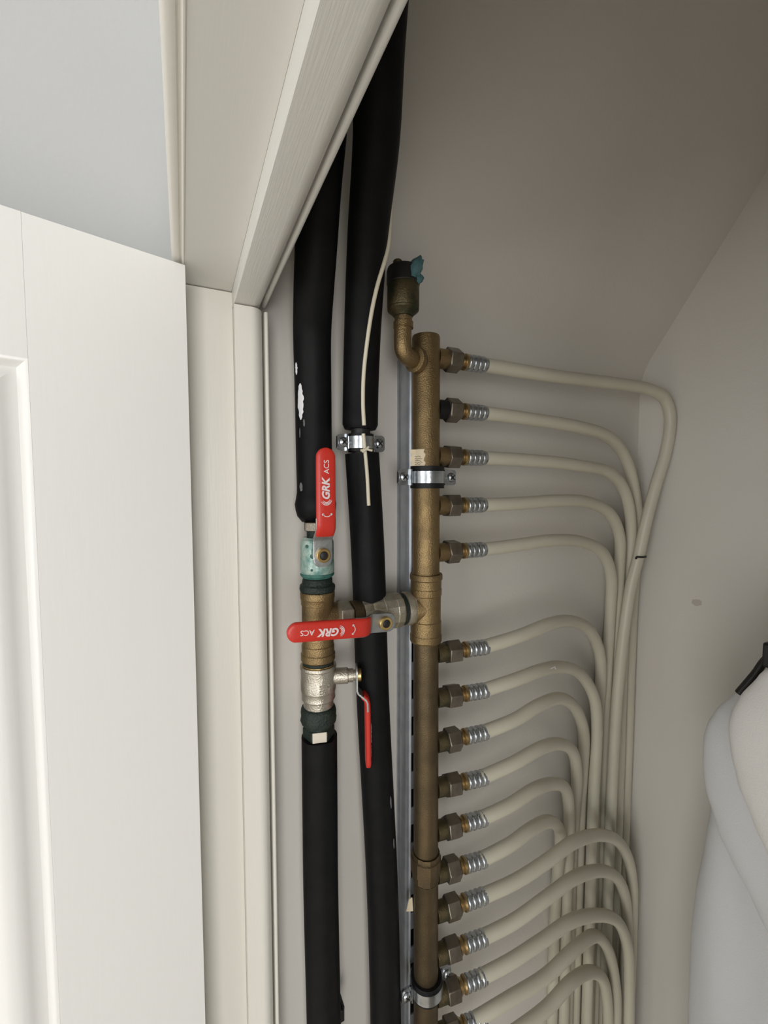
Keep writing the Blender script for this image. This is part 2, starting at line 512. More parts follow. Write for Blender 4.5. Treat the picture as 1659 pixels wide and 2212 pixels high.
RL = [(0.1624, 0.40, 1.7325), (0.1645, 0.40, 1.70), (0.1686, 0.40, 1.6296), (0.1735, 0.40, 1.4836), (0.1841, 0.40, 1.2758), (0.1885, 0.40, 1.1115), (0.190, 0.40, 0.9), (0.190, 0.40, 0.0)]
right_lo, rlp = insulated('insulated_pipe', RL, 0.0170, 'lower right black foam pipe running down behind the red levers, below its clamp',
                          lambda t: 0.0170)
patch(rlp, 0.0170, 1.372, 0.007, 0.5, 0.07, right_lo, M['scuff'], 'scuff', seed=9, nv=6)
patch(rlp, 0.0170, 1.325, 0.006, 0.6, 0.06, right_lo, M['scuff'], 'scuff', seed=10, nv=6)
patch(rlp, 0.0170, 1.470, 0.0015, -0.6, 0.06, right_lo, M['scuff'], 'scuff', seed=11, nv=5)
MB().tube([(0.1605, 0.40, 1.765), (0.1624, 0.40, 1.722)], 0.0095, 20).build('copper_core', M['dark'], right_lo)

# cream cord in two lengths
def flat_cord(pts, w, label):
    path = smooth_path(pts, 8)
    o = MB().tube(path, w, 10).build('cord', M['cord'], None, angle=60)
    return tag(o, label, 'cord', 'cream cords on the right black pipe')
def on_pipe(path, r, spec):
    out = []
    for zz, a in spec:
        k = min(range(1, len(path) - 1), key=lambda q: abs(path[q].z - zz))
        t = (path[k + 1] - path[k - 1]).normalized()
        f = Vector((0, -1, 0))
        f = (f - t * f.dot(t)).normalized()
        sd = t.cross(f)
        if sd.x < 0:
            sd = -sd
        ax = path[k] + t * ((zz - path[k].z) / t.z)
        out.append(ax + (f * math.cos(a) + sd * math.sin(a)) * r)
    return out
flat_cord(on_pipe(rp, RP + 0.0009, [(1.7575, -0.18), (1.778, -0.25), (1.808, -0.25), (1.840, -0.13), (1.866, 0.03), (1.8846, 0.24), (1.8986, 0.55), (1.910, 0.9), (1.925, 1.4), (1.95, 1.8)]),
          0.0019, 'long cream cord running down the upper right black pipe to the clamp')
c2 = flat_cord([(0.1571, 0.3835, 1.7499), (0.1578, 0.3835, 1.7425), (0.1585, 0.3833, 1.7352), (0.1599, 0.3815, 1.7132), (0.1617, 0.3815, 1.6813)], 0.0018,
               'short cream cord crossing the small pipe clamp and hanging below it')
MB().tube([(0.1530, 0.3805, 1.7335), (0.1588, 0.3800, 1.7350), (0.1650, 0.3810, 1.7340)], 0.0012, 8).tube([(0.1545, 0.3805, 1.7322), (0.1588, 0.3798, 1.7352), (0.1612, 0.3804, 1.7372)], 0.0011, 8) \
    .build('knot', M['cord'], c2)


# ------------------------------------------------------------------ ball valves
def strap(path, width, thick, mat, n=16, power=3.0, wfn=None):
    """loft of rounded-rectangle sections along path of (h, n) points; local x = h, y = side, z = n"""
    vs = []
    P = [Vector((p[0], 0, p[1])) for p in path]
    m = len(P)
    for i, p in enumerate(P):
        t = (P[min(i + 1, m - 1)] - P[max(i - 1, 0)]).normalized()
        nn = Vector((-t.z, 0, t.x))
        s = wfn(i / (m - 1)) if wfn else 1.0
        for k in range(n):
            a = 2 * PI * (k + 0.5) / n
            ca, sa = math.cos(a), math.sin(a)
            x = math.copysign(abs(ca) ** (2 / power), ca) * width / 2 * s
            y = math.copysign(abs(sa) ** (2 / power), sa) * thick / 2 * (0.6 + 0.4 * s if s < 1 else 1)
            vs.append(p + Vector((0, x, 0)) + nn * y)
    fs = []
    for i in range(m - 1):
        for k in range(n):
            k2 = (k + 1) % n
            fs.append((i * n + k, i * n + k2, (i + 1) * n + k2, (i + 1) * n + k))
    fs.append(tuple(range(n))[::-1])
    fs.append(tuple((m - 1) * n + k for k in range(n)))
    return MB().add(vs, fs, mat)


def text_mesh(txt, size, shear=0.0, offset=0.0):
    cu = bpy.data.curves.new('lettering_curve', 'FONT')
    cu.body = txt
    cu.size = size
    cu.shear = shear
    cu.offset = offset
    cu.extrude = 0.00012
    cu.align_x = 'CENTER'
    cu.align_y = 'CENTER'
    cu.resolution_u = 3
    o = bpy.data.objects.new('lettering_tmp', cu)
    C.objects.link(o)
    dg = bpy.context.evaluated_depsgraph_get()
    me = bpy.data.meshes.new_from_object(o.evaluated_get(dg))
    vs = [v.co.copy() for v in me.vertices]
    fs = [tuple(p.vertices) for p in me.polygons]
    bpy.data.objects.remove(o)
    bpy.data.curves.remove(cu)
    bpy.data.meshes.remove(me)
    return vs, fs


def arc_strip(cx, cy, rx, ry, a0, a1, w, n=14):
    vs, fs = [], []
    for k in range(n + 1):
        a = math.radians(a0 + (a1 - a0) * k / n)
        taper = w * (0.35 + 0.65 * math.sin(PI * k / n))
        for s in (-0.5, 0.5):
            vs.append((cx + (rx + s * taper) * math.cos(a), cy + (ry + s * taper) * math.sin(a), 0))
    for k in range(n):
        fs.append((2 * k, 2 * k + 1, 2 * k + 3, 2 * k + 2))
    return vs, fs


def lever(root, origin, hdir, ndir, printed=True):
    m = frame(origin, ndir, hdir)                          # local z = outward, x = along the lever
    T = 0.0022
    plate_path = [(-0.0105, 0), (-0.0098, 0), (-0.0085, 0), (-0.006, 0), (-0.003, 0), (0.0, 0), (0.0125, 0), (0.0155, 0.0012), (0.0225, 0.0088), (0.0255, 0.0102), (0.034, 0.0104)]
    strap(plate_path, 0.0180, T, m, power=8, wfn=lambda t: (0.45, 0.62, 0.80, 0.95, 1.0)[min(4, int(round(t * 10)))]).build('lever_plate', M['steel'], root, angle=40)
    gp = [(0.0195, 0.0058), (0.0222, 0.0086), (0.0250, 0.0100), (0.0290, 0.0106), (0.040, 0.0108), (0.055, 0.0110), (0.070, 0.0112), (0.082, 0.0113)]
    for k in range(1, 9):
        a = k / 8 * PI / 2
        gp.append((0.0865 + 0.0085 * math.sin(a), 0.0114))
    def wf(t):
        i = t * (len(gp) - 1)
        k = i - 7
        if k <= 0:
            return 1.0
        return max(0.12, math.cos(k / 8 * PI / 2 * 0.97)) if k > 0 else 1.0
    grip = strap(gp, 0.0172, 0.0060, m, n=24, power=3.6, wfn=wf).build('grip', M['red'], root, angle=50)
    # stem with nut
    MB().lathe([(0.0052, -0.014), (0.0052, 0.0022)], m, 20).build('stem', M['nickel'], root)
    nut = MB().lathe([(0.0064, 0.0012), (0.0064, 0.0040), (0.0058, 0.0046), (0.0040, 0.0046), (0.0036, 0.0032)], m, 24).build('nut', M['brass_bright'], root)
    MB().lathe([(0.0036, 0.0020), (0.0036, 0.0038), (0.0030, 0.0042)], m, 16).build('stem_end', M['dark'], nut)
    if printed:
        pb = MB()
        top = 0.0113 + 0.0030 + 0.00012
        def put(vs, fs, hx, sy, dz=0.0):
            mm = m @ Matrix.Translation(Vector((hx, sy, top + dz)))
            pb.add(vs, fs, mm)
        vs, fs = text_mesh('GRK', 0.0092, 0.22, 0.00035)
        put(vs, fs, 0.0592, 0.0006)
        vs, fs = text_mesh('ACS', 0.0066, 0.0, 0.00004)
        put(vs, fs, 0.0785, 0.0)
        for k, r in enumerate((0.0030, 0.0041, 0.0052)):
            vs, fs = arc_strip(0, 0, r, r * 0.95, 115, 262, 0.00075)
            put(vs, fs, 0.0508, 0.0006, 0.0001)
        # turning arrow with two end marks
        vs, fs = arc_strip(0, 0, 0.0030, 0.0036, 95, 265, 0.0008)
        put(vs, fs, 0.0385, 0.0, 0.0001)
        for sy in (-0.0037, 0.0037):
            ring = [(0.0010 * math.cos(2 * PI * k / 10) , 0.0010 * math.sin(2 * PI * k / 10), 0) for k in range(10)]
            put(ring, [tuple(range(10))], 0.0375, sy, 0.0001)
        pb.build('lettering', M['print'], grip)


def hexm(r):
    return r * 2 / math.sqrt(3)


LX, LY = 0.1155, 0.400
# upper green valve
v = thing('ball_valve', (LX, LY, 1.613), 'corroded green ball valve with upright red lever, below the upper left black pipe', 'valve', 'red-lever ball valves')
MB().lathe([(0.0100, 1.6512), (0.0128, 1.6512), (0.0152, 1.6488), (0.0160, 1.6460), (0.0160, 1.6330), (0.0164, 1.6250), (0.0164, 1.6190), (0.0158, 1.6170)],
           at(LX, LY, 0), 28).build('body', M['verdigris'], v, angle=25)
MB().lathe([(0.0158, 1.6172), (0.0163, 1.6165), (0.0163, 1.6150), (0.0140, 1.6125), (0.0120, 1.6125)], at(LX, LY, 0), 24).build('end_ring', M['green_rim'], v, angle=25)
MB().lathe([(0.0075, 0.0), (0.0075, 0.0200), (0.0065, 0.0215)], frame((LX - 0.002, LY, 1.6385), (0, -1, 0)), 20).build('stem_boss', M['verdigris'], v)
lever(v, (0.1125, 0.372, 1.6380), (0, 0, 1), (0, -1, 0))
# green paint blisters on the body
b = MB()
for (a, zz, s) in ((-0.55, 1.6350, 0.0026), (-0.15, 1.6320, 0.0016), (-0.9, 1.644, 0.0018), (-0.6, 1.622, 0.0015)):
    c = Vector((LX + 0.0158 * math.sin(a), LY - 0.0158 * math.cos(a), zz))
    mm = frame(c, (math.sin(a), -math.cos(a), 0))
    b.lathe([(s, -0.0004), (s * 0.9, 0.0005), (s * 0.4, 0.0009)], mm, 12)
b.build('corrosion', M['green_rim'], v)

n1 = thing('hex_nipple', (LX, LY, 1.650), 'small brown hex nipple between the upper left black pipe and the green valve', 'fitting')
MB().lathe([(hexm(0.0118), 1.6575), (hexm(0.0118), 1.6660)], at(LX, LY, 0), 6, phase=0.3).build('hex', M['nut'], n1, bevel=0.0008)
MB().lathe([(0.0098, 1.6500), (0.0098, 1.6578)], at(LX, LY, 0), 24).build('thread', M['hemp'], n1)

def hempfit(z0, z1, prof, label):
    t = thing('threaded_bushing', (LX, LY, min(z0, z1)), label, 'fitting', 'dark green sealed bushings')
    b = MB()
    seg = 40
    rows = []
    for r, z in prof:
        for k in range(seg):
            a = 2 * PI * k / seg
            d = 0.0007 * noise.noise(Vector((math.cos(a) * 4, math.sin(a) * 4, z * 420)))
            rows.append((LX + (r + d) * math.cos(a), LY + (r + d) * math.sin(a), z + d * 0.8))
    fs = []
    for i in range(len(prof) - 1):
        for k in range(seg):
            k2 = (k + 1) % seg
            fs.append((i * seg + k, i * seg + k2, (i + 1) * seg + k2, (i + 1) * seg + k))
    b.add(rows, fs)
    b.build('sealing_hemp', M['hemp'], t, angle=50)
    return t
hb = hempfit(1.6125, 1.5985, [(0.0110, 1.6128), (0.0130, 1.6122), (0.0142, 1.6108), (0.0146, 1.6070), (0.0152, 1.6058), (0.0168, 1.6048), (0.0172, 1.6020), (0.0168, 1.5996), (0.0120, 1.5985)],
             'dark green hemp-sealed bushing between the green valve and the brass tee')
MB().lathe([(0.0108, 1.5985), (0.0108, 1.6128)], at(LX, LY, 0), 20).build('bushing_core', M['brass_old'], hb)

# left brass tee
t = thing('brass_tee', (LX, LY, 1.5310), 'brass pipe tee on the left, behind the level red lever', 'fitting', 'brass tees')
MB().lathe([(0.0130, 1.5988), (0.0160, 1.5988), (0.0166, 1.5976), (0.0166, 1.5925), (0.0161, 1.5915), (0.0159, 1.5880), (0.0159, 1.5865), (0.0152, 1.5860), (0.0152, 1.5470),
            (0.0158, 1.5462), (0.0158, 1.5390), (0.0166, 1.5380), (0.0166, 1.5322), (0.0160, 1.5312), (0.0130, 1.5312)], at(LX, LY, 0), 36).build('body', M['brass'], t, angle=25)
TZ = 1.5718
MB().lathe([(0.0140, 0.0), (0.0140, 0.0200), (0.0152, 0.0206), (0.0152, 0.0222)], frame((LX, LY, TZ), (1, -0.06, 0)), 32).build('branch', M['brass'], t, angle=25)

# middle valve, lying level between the two tees
VY = 0.393
XL = thing('hex_nipple', (0.143, VY, TZ - 0.013), 'stained nickel nipple between the left brass tee and the level valve', 'fitting')
mX = frame((0.0, VY, TZ), (1, 0, 0))
MB().lathe([(0.0120, 0.1325), (hexm(0.0138), 0.1340), (hexm(0.0138), 0.1455), (0.0132, 0.1475)], mX, 6, phase=0.35).build('hex', M['nickel_dull'], XL, bevel=0.0008)
MB().lathe([(0.0136, 0.1476), (0.0150, 0.1482), (0.0150, 0.1566), (0.0140, 0.1574)], mX, 28).build('collar', M['brass_dull'], XL, angle=25)
v2 = thing('ball_valve', (0.178, VY, TZ - 0.0165), 'nickel ball valve with level red lever, between the two brass tees', 'valve', 'red-lever ball valves')
MB().lathe([(0.0125, 0.1575), (0.0156, 0.1577), (0.0160, 0.1590), (0.0160, 0.1670), (0.0168, 0.1685), (0.0176, 0.1725), (0.0178, 0.1780), (0.0178, 0.1790), (0.0183, 0.1794), (0.0183, 0.1806),
            (0.0178, 0.1810), (0.0178, 0.1920), (0.0182, 0.1930), (0.0182, 0.1990), (0.0172, 0.2005), (0.0120, 0.2006)], mX, 14).build('body', M['nickel_dull'], v2, angle=20)
MB().lathe([(0.0080, 0.0), (0.0080, 0.0195), (0.0070, 0.0210)], frame((0.1697, VY, TZ - 0.0006), (0, -1, 0)), 20).build('stem_boss', M['nickel_dull'], v2)
lever(v2, (0.1697, 0.3625, TZ - 0.0006), (-1, 0, 0.078), (0, -1, 0))
XR = thing('threaded_nipple', (0.209, VY, TZ - 0.016), 'short brass nipple with a dark seal between the level valve and the right tee', 'fitting')
MB().lathe([(0.0130, 0.2007), (0.0163, 0.2012), (0.0163, 0.2048), (0.0130, 0.2052)], mX, 32).build('seal', M['hemp'], XR)
MB().lathe([(0.0120, 0.2053), (0.0172, 0.2056), (0.0175, 0.2068), (0.0175, 0.2120), (0.0164, 0.2130), (0.0164, 0.2170)], mX, 24).build('collar', M['nickel_dull'], XR, angle=25)

# dark nipple + lowest valve
nn = thing('threaded_nipple', (LX, LY, 1.527), 'dark thread with a bright brass edge between left tee and lowest valve', 'fitting')
MB().lathe([(0.0140, 1.5310), (0.0150, 1.5305), (0.0150, 1.5282), (0.0140, 1.5272)], at(LX, LY, 0), 32).build('thread', M['hemp'], nn)
MB().ring(0.0140, 0.0156, 1.5268, 1.5278, at(LX, LY, 0), 32).build('brass_edge', M['brass_bright'], nn)
v3 = thing('ball_valve', (LX, LY, 1.484), 'nickel ball valve with red lever hanging down at its right, lowest of the valves', 'valve', 'red-lever ball valves')
MB().lathe([(0.0140, 1.5266), (0.0172, 1.5266), (0.0176, 1.5256), (0.0176, 1.5238), (0.0169, 1.5228), (0.0168, 1.5120), (0.0171, 1.5112), (0.0171, 1.5020), (0.0166, 1.5010), (0.0162, 1.4960),
            (0.0165, 1.4950), (0.0165, 1.4935), (0.0148, 1.4918), (0.0146, 1.4855), (0.0130, 1.4842)], at(LX, LY, 0), 36).build('body', M['nickel'], v3, angle=22)
# cast relief on the body
b = MB()
for k in range(4):
    a = -0.02
    zz = 1.5040 + k * 0.0024
    mm = frame((LX + 0.0168 * math.sin(a), LY - 0.0168 * math.cos(a), zz), (math.sin(a), -math.cos(a), 0), (1, 0, 0))
    b.box((-0.0035, -0.0006, -0.0002), (0.0025 - 0.0006 * k, 0.0006, 0.0006), mm)
mm = frame((LX + 0.0168 * math.sin(0.38), LY - 0.0168 * math.cos(0.38), 1.5075), (math.sin(0.38), -math.cos(0.38), 0), (1, 0, 0))
b.box((-0.0006, -0.004, -0.0002), (0.0006, 0.004, 0.0006), mm).box((-0.0030, 0.001, -0.0002), (0.001, 0.0022, 0.0006), mm)
b.build('cast_relief', M['nickel'], v3)
MB().lathe([(0.0078, 0.010), (0.0078, 0.0285), (0.0066, 0.0292), (0.0066, 0.0340)], frame((LX, LY, 1.5134), (0.95, -0.31, 0)), 20).build('stem_boss', M['nickel'], v3)
lever(v3, (LX + 0.0375 * 0.95, LY - 0.0375 * 0.31, 1.5134), (0, 0, -1), (0.95, -0.31, 0), printed=True)

hb2 = hempfit(1.484, 1.467, [(0.0120, 1.4858), (0.0150, 1.4852), (0.0166, 1.4830), (0.0172, 1.4790), (0.0170, 1.4750), (0.0176, 1.4720), (0.0168, 1.4690), (0.0140, 1.4680), (0.0136, 1.4640), (0.0128, 1.4610)],
              'dark green hemp-sealed bushing under the lowest valve')
MB().lathe([(0.0105, 1.4590), (0.0105, 1.4850)], at(LX, LY, 0), 20).build('bushing_core', M['brass_old'], hb2)
n2 = thing('hex_nut', (LX, LY, 1.4535), 'dark hex nut with a painted pale reflection on one facet, atop the lower left black pipe', 'nut')
fa = math.atan2(-0.96, -0.22)
MB().lathe([(hexm(0.0136), 1.4545), (hexm(0.0136), 1.4640), (0.0130, 1.4655)], at(LX, LY, 0), 6, phase=fa - PI / 6).build('hex', M['hemp'], n2, bevel=0.0008)
mm = frame((LX + 0.0134 * math.cos(fa), LY + 0.0134 * math.sin(fa), 1.4597), (math.cos(fa), math.sin(fa), 0), (0, 0, 1))
b = MB().box((-0.0050, -0.0068, 0), (0.0050, 0.0068, 0.0008), mm)  # thin pale plate: the facet's reflection put in as colour
b.build('facet_glint', M['glint_beige'], n2, bevel=0.0005)


# ------------------------------------------------------------------ manifold
def mx(z):
    return 0.2281 + 0.0066 * (1.85 - z)
MY = 0.388


def bar(z0, z1, prof, label, mat, name='manifold_bar', seg=36):
    base = thing(name, (mx(z0), MY, z0), label, 'manifold', 'brass manifold lengths')
    zd = Vector((mx(z1) - mx(z0), 0, z1 - z0))
    m = frame((mx(z0), MY, z0), zd)
    MB().lathe([(r, z - z0) for r, z in prof], m, seg).build('tube', mat, base, angle=28)
    return base

PORTS = [1.8320, 1.7800, 1.7310, 1.6795, 1.6295, 1.5205, 1.4710, 1.4205, 1.3700, 1.3200, 1.2705, 1.2240, 1.1730, 1.1240, 1.0750, 1.0230]
mb1 = bar(1.6085, 1.8520, [(0.0125, 1.6085), (0.0142, 1.6085), (0.0142, 1.8500), (0.0136, 1.8520), (0.0120, 1.8520), (0.0112, 1.8490)],
          'upper brass manifold tube with five outlets, above the right tee', M['brass'])
tee = thing('brass_tee', (mx(1.535), MY, 1.535), 'golden brass tee in the middle of the manifold, right of the level valve', 'fitting', 'brass tees')
MB().lathe([(0.0130, 1.6083), (0.0166, 1.6083), (0.0172, 1.6070), (0.0172, 1.6028), (0.0162, 1.6015), (0.0160, 1.5930), (0.0164, 1.5924), (0.0164, 1.5860), (0.0156, 1.5852), (0.0156, 1.5585),
            (0.0162, 1.5578), (0.0162, 1.5440), (0.0168, 1.5430), (0.0168, 1.5372), (0.0160, 1.5355), (0.0130, 1.5355)], at(mx(1.5714), MY, 0), 36).build('body', M['brass'], tee, angle=25)
mbr = frame((mx(1.5714), MY, TZ), (-1, 0.25, 0))
MB().lathe([(0.0152, 0.0), (0.0152, 0.0125), (0.0150, 0.0135)], mbr, 32).build('branch', M['brass'], tee, angle=25)
mb2 = bar(1.3005, 1.5353, [(0.0125, 1.3005), (0.0134, 1.3010), (0.0134, 1.5353), (0.0120, 1.5353)],
          'middle brass manifold tube with five outlets, below the right tee', M['brass_dull'])
cpl = thing('brass_coupling', (mx(1.268), MY, 1.268), 'thicker brass union joining the middle and lower manifold tubes', 'fitting')
MB().lathe([(0.0130, 1.3003), (0.0150, 1.3003), (0.0152, 1.2995), (0.0152, 1.2955), (0.0166, 1.2945), (0.0166, 1.2790), (0.0150, 1.2775), (0.0150, 1.2705), (0.0142, 1.2690), (0.0130, 1.2690)],
           at(mx(1.285), MY, 0), 14).build('body', M['brass_dull'], cpl, angle=20)
mb3 = bar(1.0000, 1.2688, [(0.0120, 1.0), (0.0136, 1.0), (0.0136, 1.2670), (0.0140, 1.2680), (0.0140, 1.2688), (0.0120, 1.2688)],
          'lower brass manifold tube with outlets, below the union', M['brass_dull'])
# embossed casting mark on the upper tube
b = MB()
for k, zz in enumerate((1.803, 1.806, 1.8095, 1.812)):
    a = 0.12
    mm = frame((mx(zz) + 0.0141 * math.sin(a), MY - 0.0141 * math.cos(a), zz), (math.sin(a), -math.cos(a), 0), (0, 0, 1))
    b.box((-0.0008, -0.0016 + 0.0004 * (k % 2), -0.0002), (0.0008, 0.0016, 0.0004), mm)
b.build('cast_mark', M['brass'], mb1)

# air vent on its elbow
EX, EY = 0.1942, 0.374
ev = thing('elbow_fitting', (EX, EY, 1.818), 'brass elbow carrying the air vent, beside the top of the manifold', 'fitting')
ep = [(EX + 0.0008, EY, 1.8605), (EX, EY, 1.850), (EX, EY, 1.8385)]
for k in range(1, 8):
    a = k / 8 * PI / 2
    ep.append((EX + 0.010 * (1 - math.cos(a)), EY + 0.003 * (1 - math.cos(a)), 1.8345 - 0.010 * math.sin(a)))
ep += [(EX + 0.0120, EY + 0.004, 1.8243), (EX + 0.024, EY + 0.009, 1.8243)]
MB().tube(ep, 0.0084, 20, True, None).build('bend', M['brass'], ev, angle=50)
MB().lathe([(0.0084, 0.0), (0.0096, 0.0006), (0.0096, 0.0060), (0.0084, 0.0068)], frame((EX + 0.0006, EY, 1.8500), (0.02, 0, 1)), 20).build('collar', M['brass'], ev, angle=30)
MB().lathe([(0.0085, 0.0), (0.0122, 0.0008), (0.0124, 0.0060), (0.0100, 0.0100)], frame((EX + 0.0148, EY + 0.0048, 1.8243), (1, 0.40, 0)), 24).build('port_ring', M['brass'], ev, angle=30)
av = thing('air_vent', (EX, EY, 1.8605), 'round bronze automatic air vent with a green crusted cap, above the manifold', 'vent')
mv = frame((EX + 0.0004, EY, 0), (0, 0, 1))
MB().lathe([(0.0080, 1.8605), (0.0092, 1.8612), (0.0100, 1.8625), (0.0148, 1.8665), (0.0152, 1.8682), (0.0149, 1.8690), (0.0153, 1.8700), (0.0153, 1.8895), (0.0150, 1.8902)], mv, 32) \
    .build('body', M['brass_old'], av, angle=25)
MB().lathe([(0.0150, 1.8902), (0.0158, 1.8910), (0.0158, 1.9025), (0.0148, 1.9055), (0.0110, 1.9075), (0.0060, 1.9080)], mv, 32).build('top_cap', M['hanger'], av, angle=25)
MB().lathe([(0.0046, 1.9075), (0.0046, 1.9110), (0.0036, 1.9122)], frame((EX - 0.0055, EY, 0), (0, 0, 1)), 16).build('valve_pin', M['brass_old'], av)
def blob(cx, cy, cz, rx, ry, rz, mat, name, parent, amp=0.25, freq=2.2, rot=0.0):
    bm = bmesh.new()
    bmesh.ops.create_icosphere(bm, subdivisions=3, radius=1)
    for v_ in bm.verts:
        d = 1 + amp * noise.noise(v_.co * freq)
        v_.co = Vector((v_.co.x * rx * d, v_.co.y * ry * d, v_.co.z * rz * d))
    R = Matrix.Rotation(rot, 4, 'Y')
    vs = [R @ v_.co + Vector((cx, cy, cz)) for v_ in bm.verts]
    fs = [tuple(x.index for x in f.verts) for f in bm.faces]
    bm.free()
    return MB().add(vs, fs).build(name, mat, parent, angle=80)
blob(EX + 0.0068, EY - 0.0130, 1.9022, 0.0062, 0.0056, 0.0115, M['verdigris_lump'], 'green_crust', av, rot=0.45)
blob(EX + 0.0105, EY - 0.0105, 1.8935, 0.0062, 0.0044, 0.0042, M['verdigris_lump'], 'green_crust', av, rot=-0.5)

# perforated rail on the wall behind the manifold
RX0, RX1, RY = 0.2206, 0.2492, 0.4100
rail = thing('mounting_rail', (0.2355, WY, 0.9), 'slotted zinc mounting rail on the wall behind the manifold', 'rail')
out = [(RX0, WY), (RX0, 0.434), (RX0 + 0.0008, 0.4330), (RX0 + 0.0008, 0.4310), (RX0, 0.4295), (RX0 - 0.0003, 0.424)] + [(RX0 - 0.0003 + 0.0052 * (1 - math.cos(a)), 0.4180 - 0.0080 * math.sin(a)) for a in (0.0, 0.25, 0.5, 0.75, 1.0, 1.25, 1.5)] \
    + [(RX0 + 0.0046, RY + 0.0012), (RX0 + 0.0034, 0.4125), (RX0 + 0.0016, 0.4180), (RX0 + 0.0020, WY)]
mir = [(RX0 + RX1 - x, y) for x, y in out]
MB().extrude(out, lambda p, q, t: (p, q, t), 0.9, 1.8400).build('flange', M['rail_zinc'], rail, angle=30)
MB().extrude(mir, lambda p, q, t: (p, q, t), 0.9, 1.8400).build('flange', M['rail_zinc'], rail, angle=30)
MB().box((RX0 + 0.0015, WY - 0.0015, 0.9), (RX1 - 0.0015, WY, 1.84)).build('back_plate', M['dark'], rail)
z = 1.4947 + 0.0422 * 8
while z > 0.92:
    MB().box((RX0 + 0.0046, RY, z - 0.0100), (RX1 - 0.0046, RY + 0.0015, z + 0.0100)).build('bridge', M['rail_zinc'], rail)
    z -= 0.0422
z = 1.4947 + 0.0422 * 7.5
while z > 0.95:
    MB().lathe([(0.0032, 0), (0.0032, 0.006), (0.0015, 0.0075)], frame((RX0 + 0.0075, 0.434, z), (0, -1, 0)), 10).build('screw', M['steel'], rail)
    z -= 0.0844


# ------------------------------------------------------------------ pipe clamps
def clamp(cx, cy, cz, ri, rr, rb, ear, zl, zb, label, back_to, tilt=0.0):
    t = thing('pipe_clamp', (cx, cy, cz - zl / 2), label, 'clamp', 'zinc pipe clamps')
    mc = Matrix.Translation(Vector((cx, cy, cz))) @ Matrix.Rotation(tilt, 4, 'Y')
    MB().ring(ri, rr, -zl / 2, zl / 2, mc, 40).build('rubber_liner', M['rubber'], t, angle=40)
    for sgn, nm in ((-1, 'front_band'), (1, 'back_band')):
        b = MB()
        vs, fs = [], []
        n = 20
        T = rb - rr
        prof = []
        e0 = math.radians(7)
        prof.append((ear, -0.0004))
        prof.append((rb + 0.0025, -0.0004))
        for k in range(n + 1):
            a = e0 + (PI - 2 * e0) * k / n
            prof.append((rb * math.cos(a), -rb * math.sin(a)))
        prof.append((-rb - 0.0025, -0.0004))
        prof.append((-ear, -0.0004))
        # inner outline, back along
        inner = [(-ear, -0.0004 - 0.0014), (-rb - 0.0012, -0.0004 - 0.0014)]
        outp = [(ear, -0.0018), (rb + 0.0015, -0.0018), (rb + 0.0003, -0.0032)]
        for k in range(n + 1):
            a = math.radians(14) + (PI - 2 * math.radians(14)) * k / n
            outp.append((rb * math.cos(a), -rb * math.sin(a)))
        outp += [(-rb - 0.0003, -0.0032), (-rb - 0.0015, -0.0018), (-ear, -0.0018), (-ear, -0.0003), (-rr - 0.0002, -0.0003)]
        for k in range(n + 1):
            a = PI - (0.02 + (PI - 0.04) * k / n)
            outp.append(((rr + 0.0001) * math.cos(a), -(rr + 0.0001) * math.sin(a)))
        outp += [(rr + 0.0002, -0.0003), (ear, -0.0003)]
        m = len(outp)
        yy = 1 if sgn < 0 else -1
        vs = [(p, q * yy, -zb / 2) for p, q in outp] + [(p, q * yy, zb / 2) for p, q in outp]
        fs = [(i, (i + 1) % m, m + (i + 1) % m, m + i) for i in range(m)] + [tuple(range(m)), tuple(range(m, 2 * m))]
        b.add(vs, fs, mc)
        if sgn < 0:
            for sx in (-1, 1):
                x0, x1 = rb + 0.0012, ear
                ol = [(x0, -0.0082), (x1 - 0.0035, -0.0082), (x1 - 0.0010, -0.0072), (x1, -0.0047), (x1, 0.0047), (x1 - 0.0010, 0.0072), (x1 - 0.0035, 0.0082), (x0, 0.0082)]
                no = len(ol)
                pv = [(sx * p, -0.0019, q) for p, q in ol] + [(sx * p, -0.0002, q) for p, q in ol]
                b.add(pv, [(i, (i + 1) % no, no + (i + 1) % no, no + i) for i in range(no)] + [tuple(range(no)), tuple(range(no, 2 * no))], mc)
            b.box((-rb - 0.0026, -0.0050, -0.0082), (-rb - 0.0010, -0.0004, 0.0082), mc)
        b.build(nm, M['zinc'], t, angle=30)
    for s in (-1, 1):
        xs = s * (ear - 0.0062)
        ms = mc @ frame((xs, -0.0018, 0), (0, -1, 0), (1, 0, 1))
        b = MB().lathe([(0.0052, 0.0), (0.0050, 0.0012), (0.0042, 0.0026), (0.0026, 0.0034), (0.0010, 0.0036)], ms, 20)
        sc = b.build('screw', M['zinc'], t, angle=50)
        MB().box((-0.0032, -0.0006, 0.0026), (0.0032, 0.0006, 0.0037), ms).box((-0.0006, -0.0032, 0.0026), (0.0006, 0.0032, 0.0037), ms).build('slot', M['dark'], sc)
    MB().lathe([(0.0040, rb), (0.0040, back_to - cy)], mc @ frame((0, 0, 0), (0, 1, 0)), 14).build('stud', M['zinc'], t)
    return t
clamp(0.1612, 0.40, 1.7425, 0.0096, 0.0128, 0.0142, 0.0252, 0.0175, 0.0118, 'zinc pipe clamp holding the right black pipe', WY)
clamp(mx(1.71) + 0.0015, MY, 1.7090, 0.0143, 0.0176, 0.0192, 0.0345, 0.0225, 0.0122, 'zinc pipe clamp with black rubber on the upper manifold tube', RY)
clamp(mx(1.14) + 0.0005, MY, 1.1440, 0.0137, 0.0172, 0.0188, 0.0320, 0.0205, 0.0125, 'zinc pipe clamp with black rubber low on the manifold', RY)

